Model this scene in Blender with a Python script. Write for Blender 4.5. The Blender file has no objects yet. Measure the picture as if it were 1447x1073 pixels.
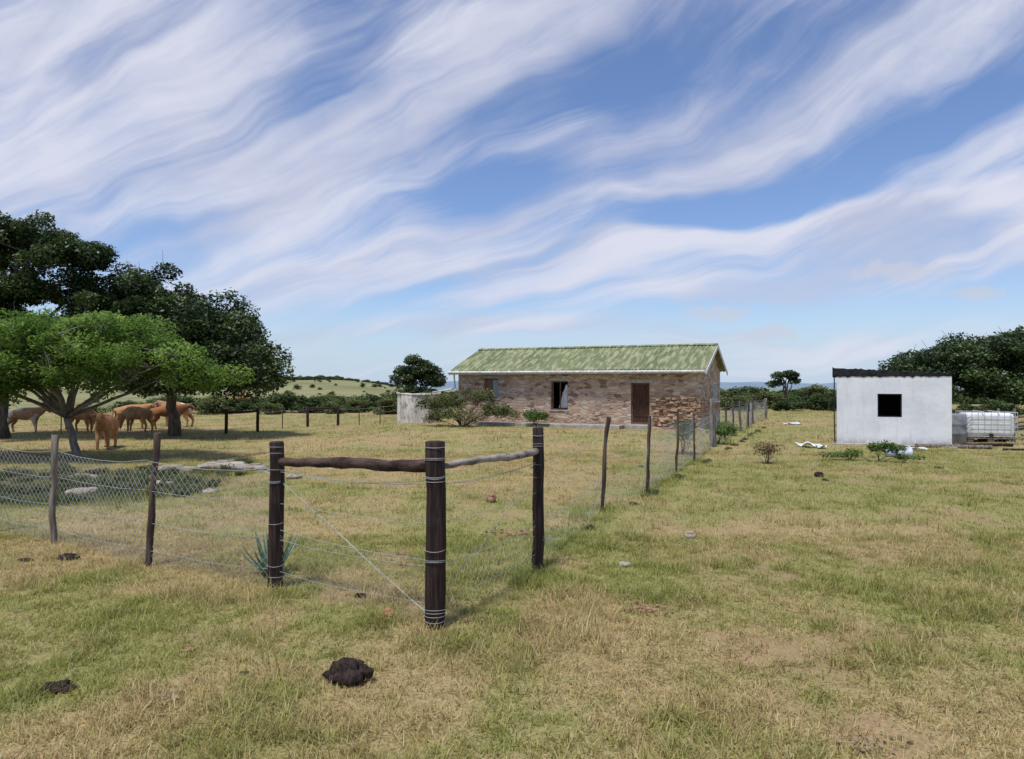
import bpy, math, random, bmesh
import numpy as np
from mathutils import Vector
R=math.radians
scene=bpy.context.scene
scene.view_settings.view_transform='Standard'
scene.view_settings.look='None'
scene.view_settings.exposure=0

# ------------------------------------------------------------------ node helpers
def nd(nt,typ,ins=None,**attrs):
    n=nt.nodes.new(typ)
    for k,v in attrs.items(): setattr(n,k,v)
    if ins:
        for k,v in ins.items():
            s=n.inputs[k]
            if isinstance(v,bpy.types.NodeSocket): nt.links.new(v,s)
            else: s.default_value=v
    return n
def mth(nt,op,a,b=0.0,c=0.0,clamp=False):
    n=nt.nodes.new('ShaderNodeMath'); n.operation=op; n.use_clamp=clamp
    for i,v in enumerate((a,b,c)):
        if isinstance(v,bpy.types.NodeSocket): nt.links.new(v,n.inputs[i])
        else: n.inputs[i].default_value=v
    return n.outputs[0]
def mix(nt,fac,a,b,blend='MIX'):
    n=nt.nodes.new('ShaderNodeMix'); n.data_type='RGBA'; n.blend_type=blend
    for s,v in ((n.inputs[0],fac),(n.inputs[6],a),(n.inputs[7],b)):
        if isinstance(v,bpy.types.NodeSocket): nt.links.new(v,s)
        elif isinstance(v,(int,float)): s.default_value=v
        else: s.default_value=(v[0],v[1],v[2],1)
    return n.outputs[2]
def ramp(nt,fac,stops,interp='LINEAR'):
    n=nt.nodes.new('ShaderNodeValToRGB'); cr=n.color_ramp; cr.interpolation=interp
    while len(cr.elements)>1: cr.elements.remove(cr.elements[-1])
    cr.elements[0].position=stops[0][0]; c=stops[0][1]; cr.elements[0].color=(c[0],c[1],c[2],1)
    for p,c in stops[1:]:
        e=cr.elements.new(p); e.color=(c[0],c[1],c[2],1)
    nt.links.new(fac,n.inputs[0]); return n.outputs[0]
def noise(nt,vec,scale,detail=4,rough=.55,dist=0):
    return nd(nt,'ShaderNodeTexNoise',{'Vector':vec,'Scale':scale,'Detail':detail,'Roughness':rough,'Distortion':dist})
def noise2(nt,vec,scale,detail=4,rough=.55,dist=0):
    return nd(nt,'ShaderNodeTexNoise',{'Vector':vec,'Scale':scale,'Detail':detail,'Roughness':rough,'Distortion':dist},noise_dimensions='2D')
def maprange(nt,v,a,b,c=0,d=1,smooth=True):
    n=nd(nt,'ShaderNodeMapRange',{'Value':v,'From Min':a,'From Max':b,'To Min':c,'To Max':d})
    if smooth: n.interpolation_type='SMOOTHSTEP'
    return n.outputs[0]
def mapping(nt,vec,loc=(0,0,0),rot=(0,0,0),scale=(1,1,1),typ='POINT'):
    return nd(nt,'ShaderNodeMapping',{'Vector':vec,'Location':loc,'Rotation':rot,'Scale':scale},vector_type=typ).outputs[0]
def newmat(name,rough=.9,spec=.2):
    m=bpy.data.materials.new(name); m.use_nodes=True; nt=m.node_tree
    b=nt.nodes['Principled BSDF']; b.inputs['Roughness'].default_value=rough
    b.inputs['Specular IOR Level'].default_value=spec
    return m,nt,b
def setc(nt,b,c):
    if isinstance(c,bpy.types.NodeSocket): nt.links.new(c,b.inputs['Base Color'])
    else: b.inputs['Base Color'].default_value=(c[0],c[1],c[2],1)
def bump(nt,b,h,strength=.5,dist=.02):
    n=nd(nt,'ShaderNodeBump',{'Height':h,'Strength':strength,'Distance':dist}); nt.links.new(n.outputs[0],b.inputs['Normal'])
def objc(nt): return nt.nodes.new('ShaderNodeTexCoord').outputs['Object']
def posc(nt): return nt.nodes.new('ShaderNodeNewGeometry').outputs['Position']
def attr(nt,name,out='Fac'): return nd(nt,'ShaderNodeAttribute',attribute_name=name).outputs[out]
def simple(name,c1,c2,scale=8,rough=.85,stretch=(1,1,1),bs=.3,bd=.01,spec=.25,metal=0,world=False):
    m,nt,b=newmat(name,rough,spec)
    v=mapping(nt,posc(nt) if world else objc(nt),scale=stretch)
    n=noise(nt,v,scale,5,.6)
    f=maprange(nt,n.outputs[0],.35,.65)
    setc(nt,b,mix(nt,f,c1,c2)); b.inputs['Metallic'].default_value=metal
    if bs: bump(nt,b,n.outputs[0],bs,bd)
    return m

# ------------------------------------------------------------------ mesh helpers
class Acc:
    def __init__(s): s.v=[]; s.f=[]
def tube(acc,pts,rad,sides=6,cap=True,flat=None):
    pts=[Vector(p) for p in pts]; n=len(pts); base=len(acc.v)
    up=None
    for i,p in enumerate(pts):
        t=(pts[min(i+1,n-1)]-pts[max(i-1,0)]).normalized()
        if up is None:
            up=Vector((0,0,1)) if abs(t.z)<.9 else Vector((1,0,0))
        a=t.cross(up).normalized(); bb=a.cross(t).normalized(); up=bb
        for k in range(sides):
            th=2*math.pi*k/sides
            r=rad[i] if hasattr(rad,'__len__') else rad
            q=p+a*(math.cos(th)*r)+bb*(math.sin(th)*r*(flat or 1))
            acc.v.append(tuple(q))
    for i in range(n-1):
        for k in range(sides):
            a0=base+i*sides+k; a1=base+i*sides+(k+1)%sides
            acc.f.append((a0,a1,a1+sides,a0+sides))
    if cap:
        acc.f.append(tuple(base+k for k in range(sides))[::-1])
        acc.f.append(tuple(base+(n-1)*sides+k for k in range(sides)))
def box(acc,x0,x1,y0,y1,z0,z1):
    b=len(acc.v)
    acc.v+= [(x0,y0,z0),(x1,y0,z0),(x1,y1,z0),(x0,y1,z0),(x0,y0,z1),(x1,y0,z1),(x1,y1,z1),(x0,y1,z1)]
    acc.f+= [tuple(b+i for i in q) for q in ((3,2,1,0),(4,5,6,7),(0,1,5,4),(1,2,6,5),(2,3,7,6),(3,0,4,7))]
def quad(acc,*ps):
    b=len(acc.v); acc.v+=list(ps); acc.f.append(tuple(range(b,b+len(ps))))
def make(name,acc,mat,parent=None,smooth=False,loc=(0,0,0),rot=(0,0,0),bevel=0,tint=None):
    me=bpy.data.meshes.new(name)
    if isinstance(acc,Acc): me.from_pydata(acc.v,[],acc.f)
    else: me.from_pydata(acc[0],[],acc[1])
    if tint is not None:
        a=me.attributes.new('tint','FLOAT','POINT'); a.data.foreach_set('value',np.asarray(tint,dtype=np.float32))
    if mat: me.materials.append(mat)
    if smooth: me.polygons.foreach_set('use_smooth',[True]*len(me.polygons))
    me.update()
    o=bpy.data.objects.new(name,me); scene.collection.objects.link(o)
    o.location=loc; o.rotation_euler=rot
    if parent: o.parent=parent
    if bevel:
        md=o.modifiers.new('b','BEVEL'); md.width=bevel; md.segments=2; md.limit_method='ANGLE'
    return o
def empty(name,loc=(0,0,0),rz=0):
    o=bpy.data.objects.new(name,None); scene.collection.objects.link(o); o.location=loc; o.rotation_euler=(0,0,rz); o.empty_display_size=.2
    return o

# ------------------------------------------------------------------ terrain
def ss(a,b,x):
    t=np.clip((x-a)/(b-a),0,1); return t*t*(3-2*t)
def tz(x,y):
    x=np.asarray(x,float); y=np.asarray(y,float)
    z=.014*np.sin(1.3*x+.7*y)+.010*np.sin(2.9*x-1.7*y+1)+.008*np.sin(4.1*y+1.1*x)
    z=z-0.4*ss(-4,-8,x)*ss(12,20,y)
    z=z-.34*np.exp(-((x+8)/3.0)**2-((y-12.5)/2.0)**2)
    a=x/np.maximum(y,1)
    L=ss(-.03,-.26,a)
    far=-3*ss(55,120,y)+L*7.3*ss(110,450,y)-3*(1-L)*ss(150,500,y)
    far=far+ss(80,150,y)*(.3*np.sin(x*.03+y*.011)+.15*np.sin(x*.07-y*.023))
    far=far-L*14*ss(480,900,y)
    return z+far
def gz(x,y): return float(tz(x,y))
_tab=np.random.default_rng(3).random((256,256))
def vn(x,y):
    xi=np.floor(x).astype(int); yi=np.floor(y).astype(int); fx=x-xi; fy=y-yi
    fx=fx*fx*(3-2*fx); fy=fy*fy*(3-2*fy)
    t=lambda a,b: _tab[(a)&255,(b)&255]
    return (t(xi,yi)*(1-fx)+t(xi+1,yi)*fx)*(1-fy)+(t(xi,yi+1)*(1-fx)+t(xi+1,yi+1)*fx)*fy
def fbm(x,y,s,o=4):
    v=0;a=1;w=0
    for k in range(o):
        v=v+a*vn(x*s+17.3*k,y*s+5.1*k); w+=a; a*=.55; s*=2.1
    return v/w
def patchf(x,y):
    return np.clip(ss(.36,.62,.45*fbm(x,y,.28,3)+.55*fbm(x+40,y+9,1.7,3))+.14*ss(0,4,x),0,1)
def hollow_shade(x,y):  # dip with longer, greener grass, also the mask for painted tree shade
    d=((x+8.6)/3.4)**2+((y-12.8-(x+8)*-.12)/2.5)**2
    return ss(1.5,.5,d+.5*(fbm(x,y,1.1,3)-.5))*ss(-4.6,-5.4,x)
def fenced(x,y):
    px=np.array([-.535,.24,1.18,2.08,3.15,5.41,9.2,12.4]); py=np.array([4.93,6.54,9.34,11.04,13.6,19.1,27.6,34.6])
    fx=np.interp(y,py,px); return np.where((y>5)&(y<34.6),np.abs(x-fx)*.92,9)
def soilf(x,y): return ss(.62,.73,fbm(x+11,y+70,1.1,4))

m_ground,nt,b=newmat('dry_grass_ground',.95,.1)
p=posc(nt); f=attr(nt,'patch')
c=mix(nt,f,(.40,.29,.14),(.26,.26,.085))
fine=noise(nt,p,38,4,.75).outputs[0]
c=mix(nt,maprange(nt,fine,.36,.62),mix(nt,.45,c,(.13,.09,.04)),mix(nt,.3,c,(.56,.47,.25)))
c=mix(nt,mth(nt,'MULTIPLY',attr(nt,'soil'),.55),c,(.34,.22,.13))
c=mix(nt,mth(nt,'MULTIPLY',attr(nt,'hol_shade'),.75),c,(.10,.10,.06))  # tree shade over the dip, painted as a darker ground colour
sep=nd(nt,'ShaderNodeSeparateXYZ',{'Vector':p})
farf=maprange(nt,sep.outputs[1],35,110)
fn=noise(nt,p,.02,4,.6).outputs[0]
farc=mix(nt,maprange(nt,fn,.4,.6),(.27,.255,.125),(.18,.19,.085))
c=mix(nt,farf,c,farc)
c=mix(nt,maprange(nt,sep.outputs[1],450,1500),c,(.20,.27,.30))  # distance haze put into the far ground colour as a blue fade
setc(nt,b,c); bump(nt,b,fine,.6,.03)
nx,ny=300,340
xs=2*np.sinh(np.linspace(-8,8,nx)); ys=2*np.sinh(np.linspace(-3,8.1,ny))
X,Y=np.meshgrid(xs,ys); Z=tz(X,Y)
verts=np.stack([X.ravel(),Y.ravel(),Z.ravel()],1)
i=np.arange((ny-1)*(nx-1)); r_=i//(nx-1); c_=i%(nx-1); a=r_*nx+c_
faces=np.stack([a,a+1,a+nx+1,a+nx],1)
og=make('ground',(verts.tolist(),faces.tolist()),m_ground,smooth=True)
for nm,fn_ in (('patch',patchf),('hol_shade',hollow_shade),('soil',soilf)):
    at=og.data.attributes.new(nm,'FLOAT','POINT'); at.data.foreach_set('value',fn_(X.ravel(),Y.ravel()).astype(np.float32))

m_hill=simple('hazy_hills',(.17,.23,.30),(.22,.28,.34),.004,.95,world=True,bs=0)  # atmospheric haze painted into the hills as a blue base colour
acc=Acc(); N=160
for k in range(N):
    x=-2600+5200*k/(N-1)
    h=9+3.0*math.sin(k*.21)+2.2*math.sin(k*.53+1)+1.2*math.sin(k*1.3)
    acc.v+= [(x,2500,-12),(x,2650,h),(x,2900,-12)]
for k in range(N-1):
    q=k*3; acc.f+=[(q,q+3,q+4,q+1),(q+1,q+4,q+5,q+2)]
make('hills',acc,m_hill,smooth=True)

# ------------------------------------------------------------------ foliage
def leafmat(name,c1,c2,c3,trans=.25,gloss=False):
    m=bpy.data.materials.new(name); m.use_nodes=True; nt=m.node_tree
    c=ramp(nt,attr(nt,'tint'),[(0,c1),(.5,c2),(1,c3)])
    if gloss:
        b=nt.nodes['Principled BSDF']; b.inputs['Roughness'].default_value=.45; b.inputs['Specular IOR Level'].default_value=.4; setc(nt,b,c)
    else:
        nt.nodes.remove(nt.nodes['Principled BSDF']); b=nd(nt,'ShaderNodeBsdfDiffuse',{'Color':c})
    tr=nd(nt,'ShaderNodeBsdfTranslucent',{'Color':c})
    mx=nd(nt,'ShaderNodeMixShader',{0:trans,1:b.outputs[0],2:tr.outputs[0]})
    nt.links.new(mx.outputs[0],nt.nodes['Material Output'].inputs[0])
    return m
def leaf_quads(C,size,r,upb=.6):
    n=len(C)
    nr=r.normal(size=(n,3)); nr[:,2]=np.abs(nr[:,2])+upb; nr/=np.linalg.norm(nr,axis=1)[:,None]
    t=np.cross(nr,r.normal(size=(n,3))); t/=np.linalg.norm(t,axis=1)[:,None]
    bb=np.cross(nr,t); s=(size*(.6+.8*r.random(n)))[:,None]
    V=np.stack([C-t*s,C+bb*s*.5,C+t*s,C-bb*s*.5],1).reshape(-1,3)
    F=np.arange(4*n).reshape(n,4)
    return V,F
def crown(ells,nl,lr,per,size,r,tvar=.25,zsq=.6,shell=.45):
    vol=np.array([e[1][0]*e[1][1]*e[1][2] for e in ells])**.66; vol/=vol.sum()
    lobes=[];Cs=[];T=[]
    for _ in range(nl):
        e=ells[r.choice(len(ells),p=vol)]
        d=r.normal(size=3); d/=np.linalg.norm(d)
        if d[2]<-.35: d[2]*=-.6
        q=np.array(e[0])+d*np.array(e[1])*(r.random()**shell)*(1+.12*r.normal())
        R_=lr*(.5+1.0*r.random()); lobes.append((q,R_))
        m=int(per*(.6+.8*r.random())*(R_/lr)**1.5)
        dd=r.normal(size=(m,3)); dd/=np.linalg.norm(dd,axis=1)[:,None]
        rr=(.35+.65*r.random(m)**.5)*(1+.2*np.minimum(r.normal(size=m)**2,2)*.5)
        P=q+dd*rr[:,None]*R_*np.array([1,1,zsq]); Cs.append(P)
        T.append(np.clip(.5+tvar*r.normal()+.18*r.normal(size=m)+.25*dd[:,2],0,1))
    C=np.concatenate(Cs); T=np.concatenate(T)
    V,F=leaf_quads(C,size,r)
    return lobes,V,F,np.repeat(T,4)
def bez(p0,p1,p2,n):
    return [p0*(1-t)**2+p1*2*t*(1-t)+p2*t*t for t in np.linspace(0,1,n)]
def tree(name,base,ells,nl,lr,per,size,lm,bm,tr,seed,nlimb=7,fork=.25,lean=(0,0),stems=1,zsq=.6,tvar=.25,shell=.45):
    r=np.random.default_rng(seed)
    e=empty(name,base); B=np.array(base,float)
    ells=[(np.array(c)-B,rad) for c,rad in ells]
    lobes,V,F,T=crown(ells,nl,lr,per,size,r,tvar,zsq,shell)
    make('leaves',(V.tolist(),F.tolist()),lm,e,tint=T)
    cc=np.mean([l[0] for l in lobes],0)
    acc=Acc()
    anchors=[lobes[k][0] for k in r.choice(len(lobes),min(nlimb,len(lobes)),replace=False)]
    limbs=[]
    fp=np.array([cc[0]*.25+lean[0],cc[1]*.25+lean[1],max(cc[2]*fork*2,.15)])
    if stems==1:
        P=bez(np.array([0,0,-.1]),np.array([lean[0]*.2,lean[1]*.2,fp[2]*.5]),fp,6)
        P=[q+r.normal(size=3)*tr*.18 for q in P]
        tube(acc,P,[tr*(1.45,1.15,1.0,.98,.95,.85)[k] for k in range(6)],9)
    for a_ in anchors:
        s=fp if stems==1 else np.array([r.normal()*tr*2,r.normal()*tr*2,-.05])
        mid=(s+a_)/2+r.normal(size=3)*.12*np.linalg.norm(a_-s)+np.array([0,0,.1*np.linalg.norm(a_-s)])
        L=bez(s,mid,a_,9); L=[q+(r.normal(size=3)*tr*.25 if 0<k<8 else 0) for k,q in enumerate(L)]
        tube(acc,L,[tr*.58*(1-k/8*.84) for k in range(9)],6); limbs.append(L)
    allp=np.array([q for L in limbs for q in L[3:]])
    for q,R_ in lobes:
        d=np.linalg.norm(allp-q,axis=1); s=allp[np.argmin(d)]
        if d.min()<.05: continue
        mid=(s+q)/2+r.normal(size=3)*.15*d.min()
        tube(acc,bez(s,mid,q,5),[tr*.2*(1-k*.17) for k in range(5)],4)
        for _ in range(3):
            tip=q+r.normal(size=3)*R_*.5
            tube(acc,[q,(q+tip)/2+r.normal(size=3)*R_*.08,tip],[tr*.09,tr*.06,tr*.03],3,cap=False)
    make('trunk_and_branches',acc,bm,e,smooth=True)
    return e
m_bark=simple('bark',(.07,.058,.048),(.16,.135,.11),14,.95,(1,1,.3),.6,.02)
m_barkg=simple('pale_bark',(.11,.10,.09),(.23,.21,.185),12,.95,(1,1,.3),.6,.02)
lf_dark=leafmat('leaf_dark',(.018,.036,.012),(.045,.078,.024),(.10,.145,.045),gloss=True)
lf_light=leafmat('leaf_light',(.05,.095,.018),(.14,.24,.045),(.27,.39,.10),.4)
lf_olive=leafmat('leaf_olive',(.06,.075,.03),(.13,.15,.06),(.22,.24,.10))
lf_red=leafmat('leaf_reddish',(.10,.06,.035),(.17,.13,.07),(.26,.16,.10))
lf_bush=leafmat('leaf_far_bush',(.03,.05,.022),(.065,.10,.04),(.13,.17,.07))

tree('spreading_tree',(-12.2,19.8,gz(-12.2,19.8)),[((-13.6,19.6,2.45),(2.7,2.3,1.25)),((-10.9,19.4,2.35),(2.2,2.2,1.15)),((-12.3,18.3,1.75),(3.0,1.2,.65)),((-14.6,18.4,1.45),(1.8,1.2,.65)),((-11.8,20,3.1),(1.9,2,.65)),((-9.0,19.6,1.95),(1.2,1.3,.75)),((-16,19.8,2.4),(1.8,2,1.2))],
     350,.42,330,.048,lf_light,m_barkg,.10,11,nlimb=18,fork=.2,zsq=.66,shell=.6,tvar=.32)
tree('milkwood_tree',(-13.6,28.5,gz(-13.6,28.5)),[((-15.2,28.6,4.2),(2.9,2.6,1.9)),((-11.8,28.2,3.3),(1.8,2.2,1.6)),((-10.5,28,2.2),(1.0,1.6,1.2)),((-12.5,27.5,1.8),(2.6,1.5,.9)),((-16,28,2.4),(3,2,1.2))],
     300,.58,430,.08,lf_dark,m_bark,.2,12,nlimb=10,zsq=.75)
tree('milkwood_tree',(-19.8,27.5,gz(-19.8,27.5)),[((-19.0,27.5,7.2),(2.0,2.0,1.2)),((-16.8,27.2,6.4),(1.7,1.6,.8)),((-21,27.5,6.5),(2.5,2.2,1.8)),((-18.4,27,5.0),(2.4,1.8,1.0)),((-20.5,27,3.4),(3.4,2,1.5))],
     240,.46,380,.075,lf_dark,m_bark,.2,13,nlimb=15,fork=.3,zsq=.7,shell=.5)
tree('bush_tree',(-5.6,42,gz(-5.6,42)),[((-5.6,42,2.2),(1.4,1.4,1.1)),((-4.6,42,1.8),(.8,1,.9)),((-6.6,42,2.0),(.8,.9,.9)),((-5.4,41.5,1.0),(1.4,1,.6))],80,.36,250,.07,lf_dark,m_bark,.11,14,nlimb=6)
tree('milkwood_tree',(29,43,gz(29,43)),[((27.8,43,2.75),(3.4,3,1.6)),((32.5,43,3.1),(4.4,3.4,1.9)),((24.4,43,2.05),(1.8,2,1.15)),((29,41,1.2),(5.4,1.5,1.2))],260,.75,440,.10,lf_dark,m_bark,.3,15,nlimb=9,zsq=.65)
tree('umbrella_tree',(19.3,50,gz(19.3,50)),[((19.5,50,2.3),(1.1,1.0,.25)),((18.7,50,1.75),(.5,.6,.2)),((20.1,50,1.9),(.5,.5,.2))],20,.32,200,.075,lf_dark,m_bark,.13,16,nlimb=6,fork=.2)
lf_mid=leafmat('leaf_mid',(.04,.08,.02),(.10,.16,.04),(.18,.26,.07))
tree('garden_shrub',(-2.0,28.6,gz(-2,28.6)),[((-2.9,28.7,.75),(1.1,.6,.6)),((-1.5,28.5,.95),(1.1,.6,.65)),((-.5,28.4,.55),(.7,.5,.45)),((-2.2,28.3,.4),(1.5,.5,.3))],130,.20,85,.038,lf_olive,m_bark,.03,21,nlimb=24,stems=6,zsq=.8,tvar=.3)
tree('garden_shrub',(.95,27.9,gz(.95,27.9)),[((.95,27.9,.4),(.5,.35,.25))],20,.16,90,.04,lf_mid,m_bark,.02,22,nlimb=7,stems=6)
tree('garden_shrub',(4.15,17.2,gz(4.15,17.2)),[((4.15,17.2,.5),(.32,.35,.45))],26,.14,60,.024,lf_olive,m_bark,.014,23,nlimb=9,stems=6,zsq=.9)
tree('garden_shrub',(5.8,20,gz(5.8,20)),[((5.9,20,.35),(.45,.4,.3))],22,.15,70,.03,lf_mid,m_bark,.016,24,nlimb=9,stems=6)
tree('low_shrub',(8.0,15.4,gz(8,15.4)),[((8.1,15.4,.30),(.35,.3,.12)),((7.3,15.6,.13),(.6,.3,.1)),((8.5,15.2,.1),(.4,.3,.08))],40,.11,70,.026,lf_mid,m_bark,.016,25,nlimb=9,stems=5)
tree('low_shrub',(5.5,15.3,gz(5.5,15.3)),[((5.5,15.3,.25),(.3,.25,.22))],22,.1,34,.022,lf_red,m_bark,.010,26,nlimb=14,stems=6,zsq=1)

# instanced scatter (bushes and weeds)
def scatter_group(coll):
    ng=bpy.data.node_groups.new('scatter','GeometryNodeTree')
    ng.interface.new_socket('Geometry',in_out='INPUT',socket_type='NodeSocketGeometry')
    ng.interface.new_socket('Geometry',in_out='OUTPUT',socket_type='NodeSocketGeometry')
    I=ng.nodes.new('NodeGroupInput'); O=ng.nodes.new('NodeGroupOutput')
    ci=ng.nodes.new('GeometryNodeCollectionInfo'); ci.inputs[0].default_value=coll
    ci.inputs['Separate Children'].default_value=True; ci.inputs['Reset Children'].default_value=True
    ip=ng.nodes.new('GeometryNodeInstanceOnPoints'); ip.inputs['Pick Instance'].default_value=True
    def na(n,t):
        q=ng.nodes.new('GeometryNodeInputNamedAttribute'); q.data_type=t; q.inputs[0].default_value=n; return q.outputs[0]
    e=ng.nodes.new('FunctionNodeEulerToRotation')
    L=ng.links.new
    L(I.outputs[0],ip.inputs['Points']); L(ci.outputs[0],ip.inputs['Instance'])
    L(na('idx','INT'),ip.inputs['Instance Index']); L(na('rot','FLOAT_VECTOR'),e.inputs[0]); L(e.outputs[0],ip.inputs['Rotation'])
    L(na('scl','FLOAT_VECTOR'),ip.inputs['Scale']); L(ip.outputs[0],O.inputs[0])
    return ng
def scatter(name,coll,P,scl,r,tilt=.15):
    n=len(P); me=bpy.data.meshes.new(name); me.from_pydata(P.tolist(),[],[])
    rot=np.stack([r.normal(size=n)*tilt,r.normal(size=n)*tilt,r.random(n)*6.283],1)
    a=me.attributes.new('rot','FLOAT_VECTOR','POINT'); a.data.foreach_set('vector',rot.astype(np.float32).ravel())
    if scl.ndim==1: scl=np.stack([scl]*3,1)
    a=me.attributes.new('scl','FLOAT_VECTOR','POINT'); a.data.foreach_set('vector',scl.astype(np.float32).ravel())
    a=me.attributes.new('idx','INT','POINT'); a.data.foreach_set('value',r.integers(0,len(coll.objects),n).astype(np.int32))
    o=bpy.data.objects.new(name,me); scene.collection.objects.link(o)
    md=o.modifiers.new('scatter','NODES'); md.node_group=scatter_group(coll)
    return o
def srcobj(coll,name,V,F,m,tint):
    me=bpy.data.meshes.new(name); me.from_pydata(V,[],F); me.materials.append(m)
    a=me.attributes.new('tint','FLOAT','POINT'); a.data.foreach_set('value',np.asarray(tint,dtype=np.float32))
    o=bpy.data.objects.new(name,me); coll.objects.link(o)
cb=bpy.data.collections.new('bush_variants')
for k in range(6):
    r=np.random.default_rng(100+k)
    lob,V,F,T=crown([((0,0,.75),(.75,.75,.6)),((r.normal()*.4,r.normal()*.4,.6),(.6,.6,.5)),((0,0,.3),(.9,.9,.3))],26,.32,60,.09,r,.25,.75)
    srcobj(cb,'bush_%d'%k,V.tolist(),F.tolist(),lf_bush if k<4 else lf_olive,T)
r=np.random.default_rng(5); P=[];S=[]
def addp(n,x0,x1,y0,y1,s0,s1,polar=False):
    for _ in range(n):
        y=y0+(y1-y0)*r.random(); x=(x0+(x1-x0)*r.random())*(y if polar else 1)
        s=s0+(s1-s0)*r.random()**1.5; P.append((x,y,gz(x,y)-.1*s)); S.append((s*1.15,s*1.15,s*.85))
addp(150,-30,-5,48,66,.5,1.15)
addp(120,-.34,-.10,66,125,.8,1.6,True)
addp(40,14,24,44,62,.5,1.0)
addp(26,23,36,36,42,.5,.9)
addp(60,.2,.5,62,100,.9,1.6,True)
addp(60,-.1,.3,60,100,.6,1.2,True)
addp(190,-.9,-.06,130,430,.5,1.4,True)
addp(80,-.36,-.24,440,465,1.6,3.0,True)
addp(190,-.24,-.04,440,465,.8,1.8,True)
addp(60,-.9,-.36,430,465,1.0,2.4,True)
addp(600,-.08,.9,110,500,1.5,3.3,True)
scatter('bushland',cb,np.array(P),np.array(S),r,.05)

# ---- grass: every blade a real, tapered, bent strip
def blocked(x,y):
    c,s=math.cos(R(24.3)),math.sin(R(24.3))
    u=(x+2.3)*c-(y-30.4)*s; v=(x+2.3)*s+(y-30.4)*c
    hb=(u>-.05)&(u<10.25)&(v>-.9)&(v<5.1)
    u2=(x-9.13)*c-(y-19.9)*s; v2=(x-9.13)*s+(y-19.9)*c
    sb=(u2>0)&(u2<2.8)&(v2>0)&(v2<2.6)
    return hb|sb|((x+4.2)**2+(y-31.9)**2<1)
m_grass=bpy.data.materials.new('grass_blades'); m_grass.use_nodes=True; nt=m_grass.node_tree
nt.nodes.remove(nt.nodes['Principled BSDF']); cc=attr(nt,'col','Color')
mx=nd(nt,'ShaderNodeMixShader',{0:.35,1:nd(nt,'ShaderNodeBsdfDiffuse',{'Color':cc}).outputs[0],2:nd(nt,'ShaderNodeBsdfTranslucent',{'Color':cc}).outputs[0]})
nt.links.new(mx.outputs[0],nt.nodes['Material Output'].inputs[0])
grass_root=empty('grass')
def grass(name,r,ncl,per,d0,d1,rad,l0,l1,w,bent,lenk=1.0,colk=1.0,greenb=0.0):
    y=np.sqrt(d0**2+(d1**2-d0**2)*r.random(ncl)); x=y*(-.84+1.68*r.random(ncl))
    k=~blocked(x,y); x=x[k];y=y[k]; n0=len(x)
    kk=r.random(n0)>.5*soilf(x,y); x=x[kk];y=y[kk]; n0=len(x)
    hC=r.random(n0)*6.283; lC=.45+.55*r.random(n0)+.9*ss(.45,.75,fbm(x+5,y+3,2.2,2)); cC=r.random(n0)
    ih=np.repeat(np.arange(n0),per); n=len(ih)
    bx=x[ih]+r.normal(size=n)*rad; by=y[ih]+r.normal(size=n)*rad
    L=(l0+(l1-l0)*r.random(n)**1.7)*lC[ih]*lenk
    h=hC[ih]+r.normal(size=n)*1.1; ln=.35+1.05*r.random(n)
    hol_shade=hollow_shade(bx,by); fd=np.exp(-(fenced(bx,by)/.3)**2)*(.3+.7*ss(.35,.6,fbm(bx,by,1.3,2)))
    L=L*(1+.7*hol_shade+.7*fd)
    bz=tz(bx,by)-.004
    dx,dy=np.cos(h),np.sin(h); px,py=-dy,dx; ww=w*(.6+.8*r.random(n))*.5
    mo=L*(.5*np.sin(ln*.6)+.125*np.sin(ln)); mz=L*.5*np.cos(ln*.75); to=L*(np.sin(ln*.6)+.5*np.sin(ln)); tzp=L*np.maximum(np.cos(ln),.12)
    B0=np.stack([bx-px*ww,by-py*ww,bz],1);B1=np.stack([bx+px*ww,by+py*ww,bz],1)
    T=np.stack([bx+dx*to,by+dy*to,bz+tzp],1)
    pf=patchf(bx,by); t=r.random(n)[:,None]
    kcol=np.clip(.66*pf+.42*cC[ih]+.75*(r.random(n)-.5)+.02+.55*hol_shade+.45*fd+greenb,0,1)[:,None]
    s=np.array([.44,.31,.145])*(1-t)+np.array([.74,.60,.34])*t
    g_=np.array([.20,.23,.05])*(1-t)+np.array([.40,.44,.13])*t
    col=s*(1-kcol)+g_*kcol
    dead=(r.random(n)<.14)[:,None]; col=np.where(dead,col*np.array([.52,.45,.40]),col)
    col=col*(1-.45*hol_shade[:,None])*colk  # blades in the dip coloured darker to stand for tree shade
    me=bpy.data.meshes.new(name)
    if bent:
        M0=np.stack([bx+dx*mo+px*ww*.8,by+dy*mo+py*ww*.8,bz+mz],1);M1=np.stack([bx+dx*mo-px*ww*.8,by+dy*mo-py*ww*.8,bz+mz],1)
        V=np.stack([B0,B1,M0,M1,T],1).reshape(-1,3); nv=5
        b5=np.arange(n)[:,None]*5; LI=(b5+np.array([0,1,2,3,3,2,4])).ravel()
        LS=(np.arange(n)[:,None]*7+np.array([0,4])).ravel()
    else:
        V=np.stack([B0,B1,T],1).reshape(-1,3); nv=3
        LI=np.arange(3*n); LS=np.arange(n)*3
    me.vertices.add(len(V)); me.vertices.foreach_set('co',V.astype(np.float32).ravel())
    me.loops.add(len(LI)); me.loops.foreach_set('vertex_index',LI.astype(np.int32))
    me.polygons.add(len(LS)); me.polygons.foreach_set('loop_start',LS.astype(np.int32))
    me.update(calc_edges=True)
    C4=np.ones((len(V),4),np.float32); C4[:,:3]=np.repeat(col,nv,0)
    a=me.attributes.new('col','FLOAT_COLOR','POINT'); a.data.foreach_set('color',C4.ravel())
    me.materials.append(m_grass)
    o=bpy.data.objects.new(name,me); scene.collection.objects.link(o); o.parent=grass_root
r=np.random.default_rng(9)
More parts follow.
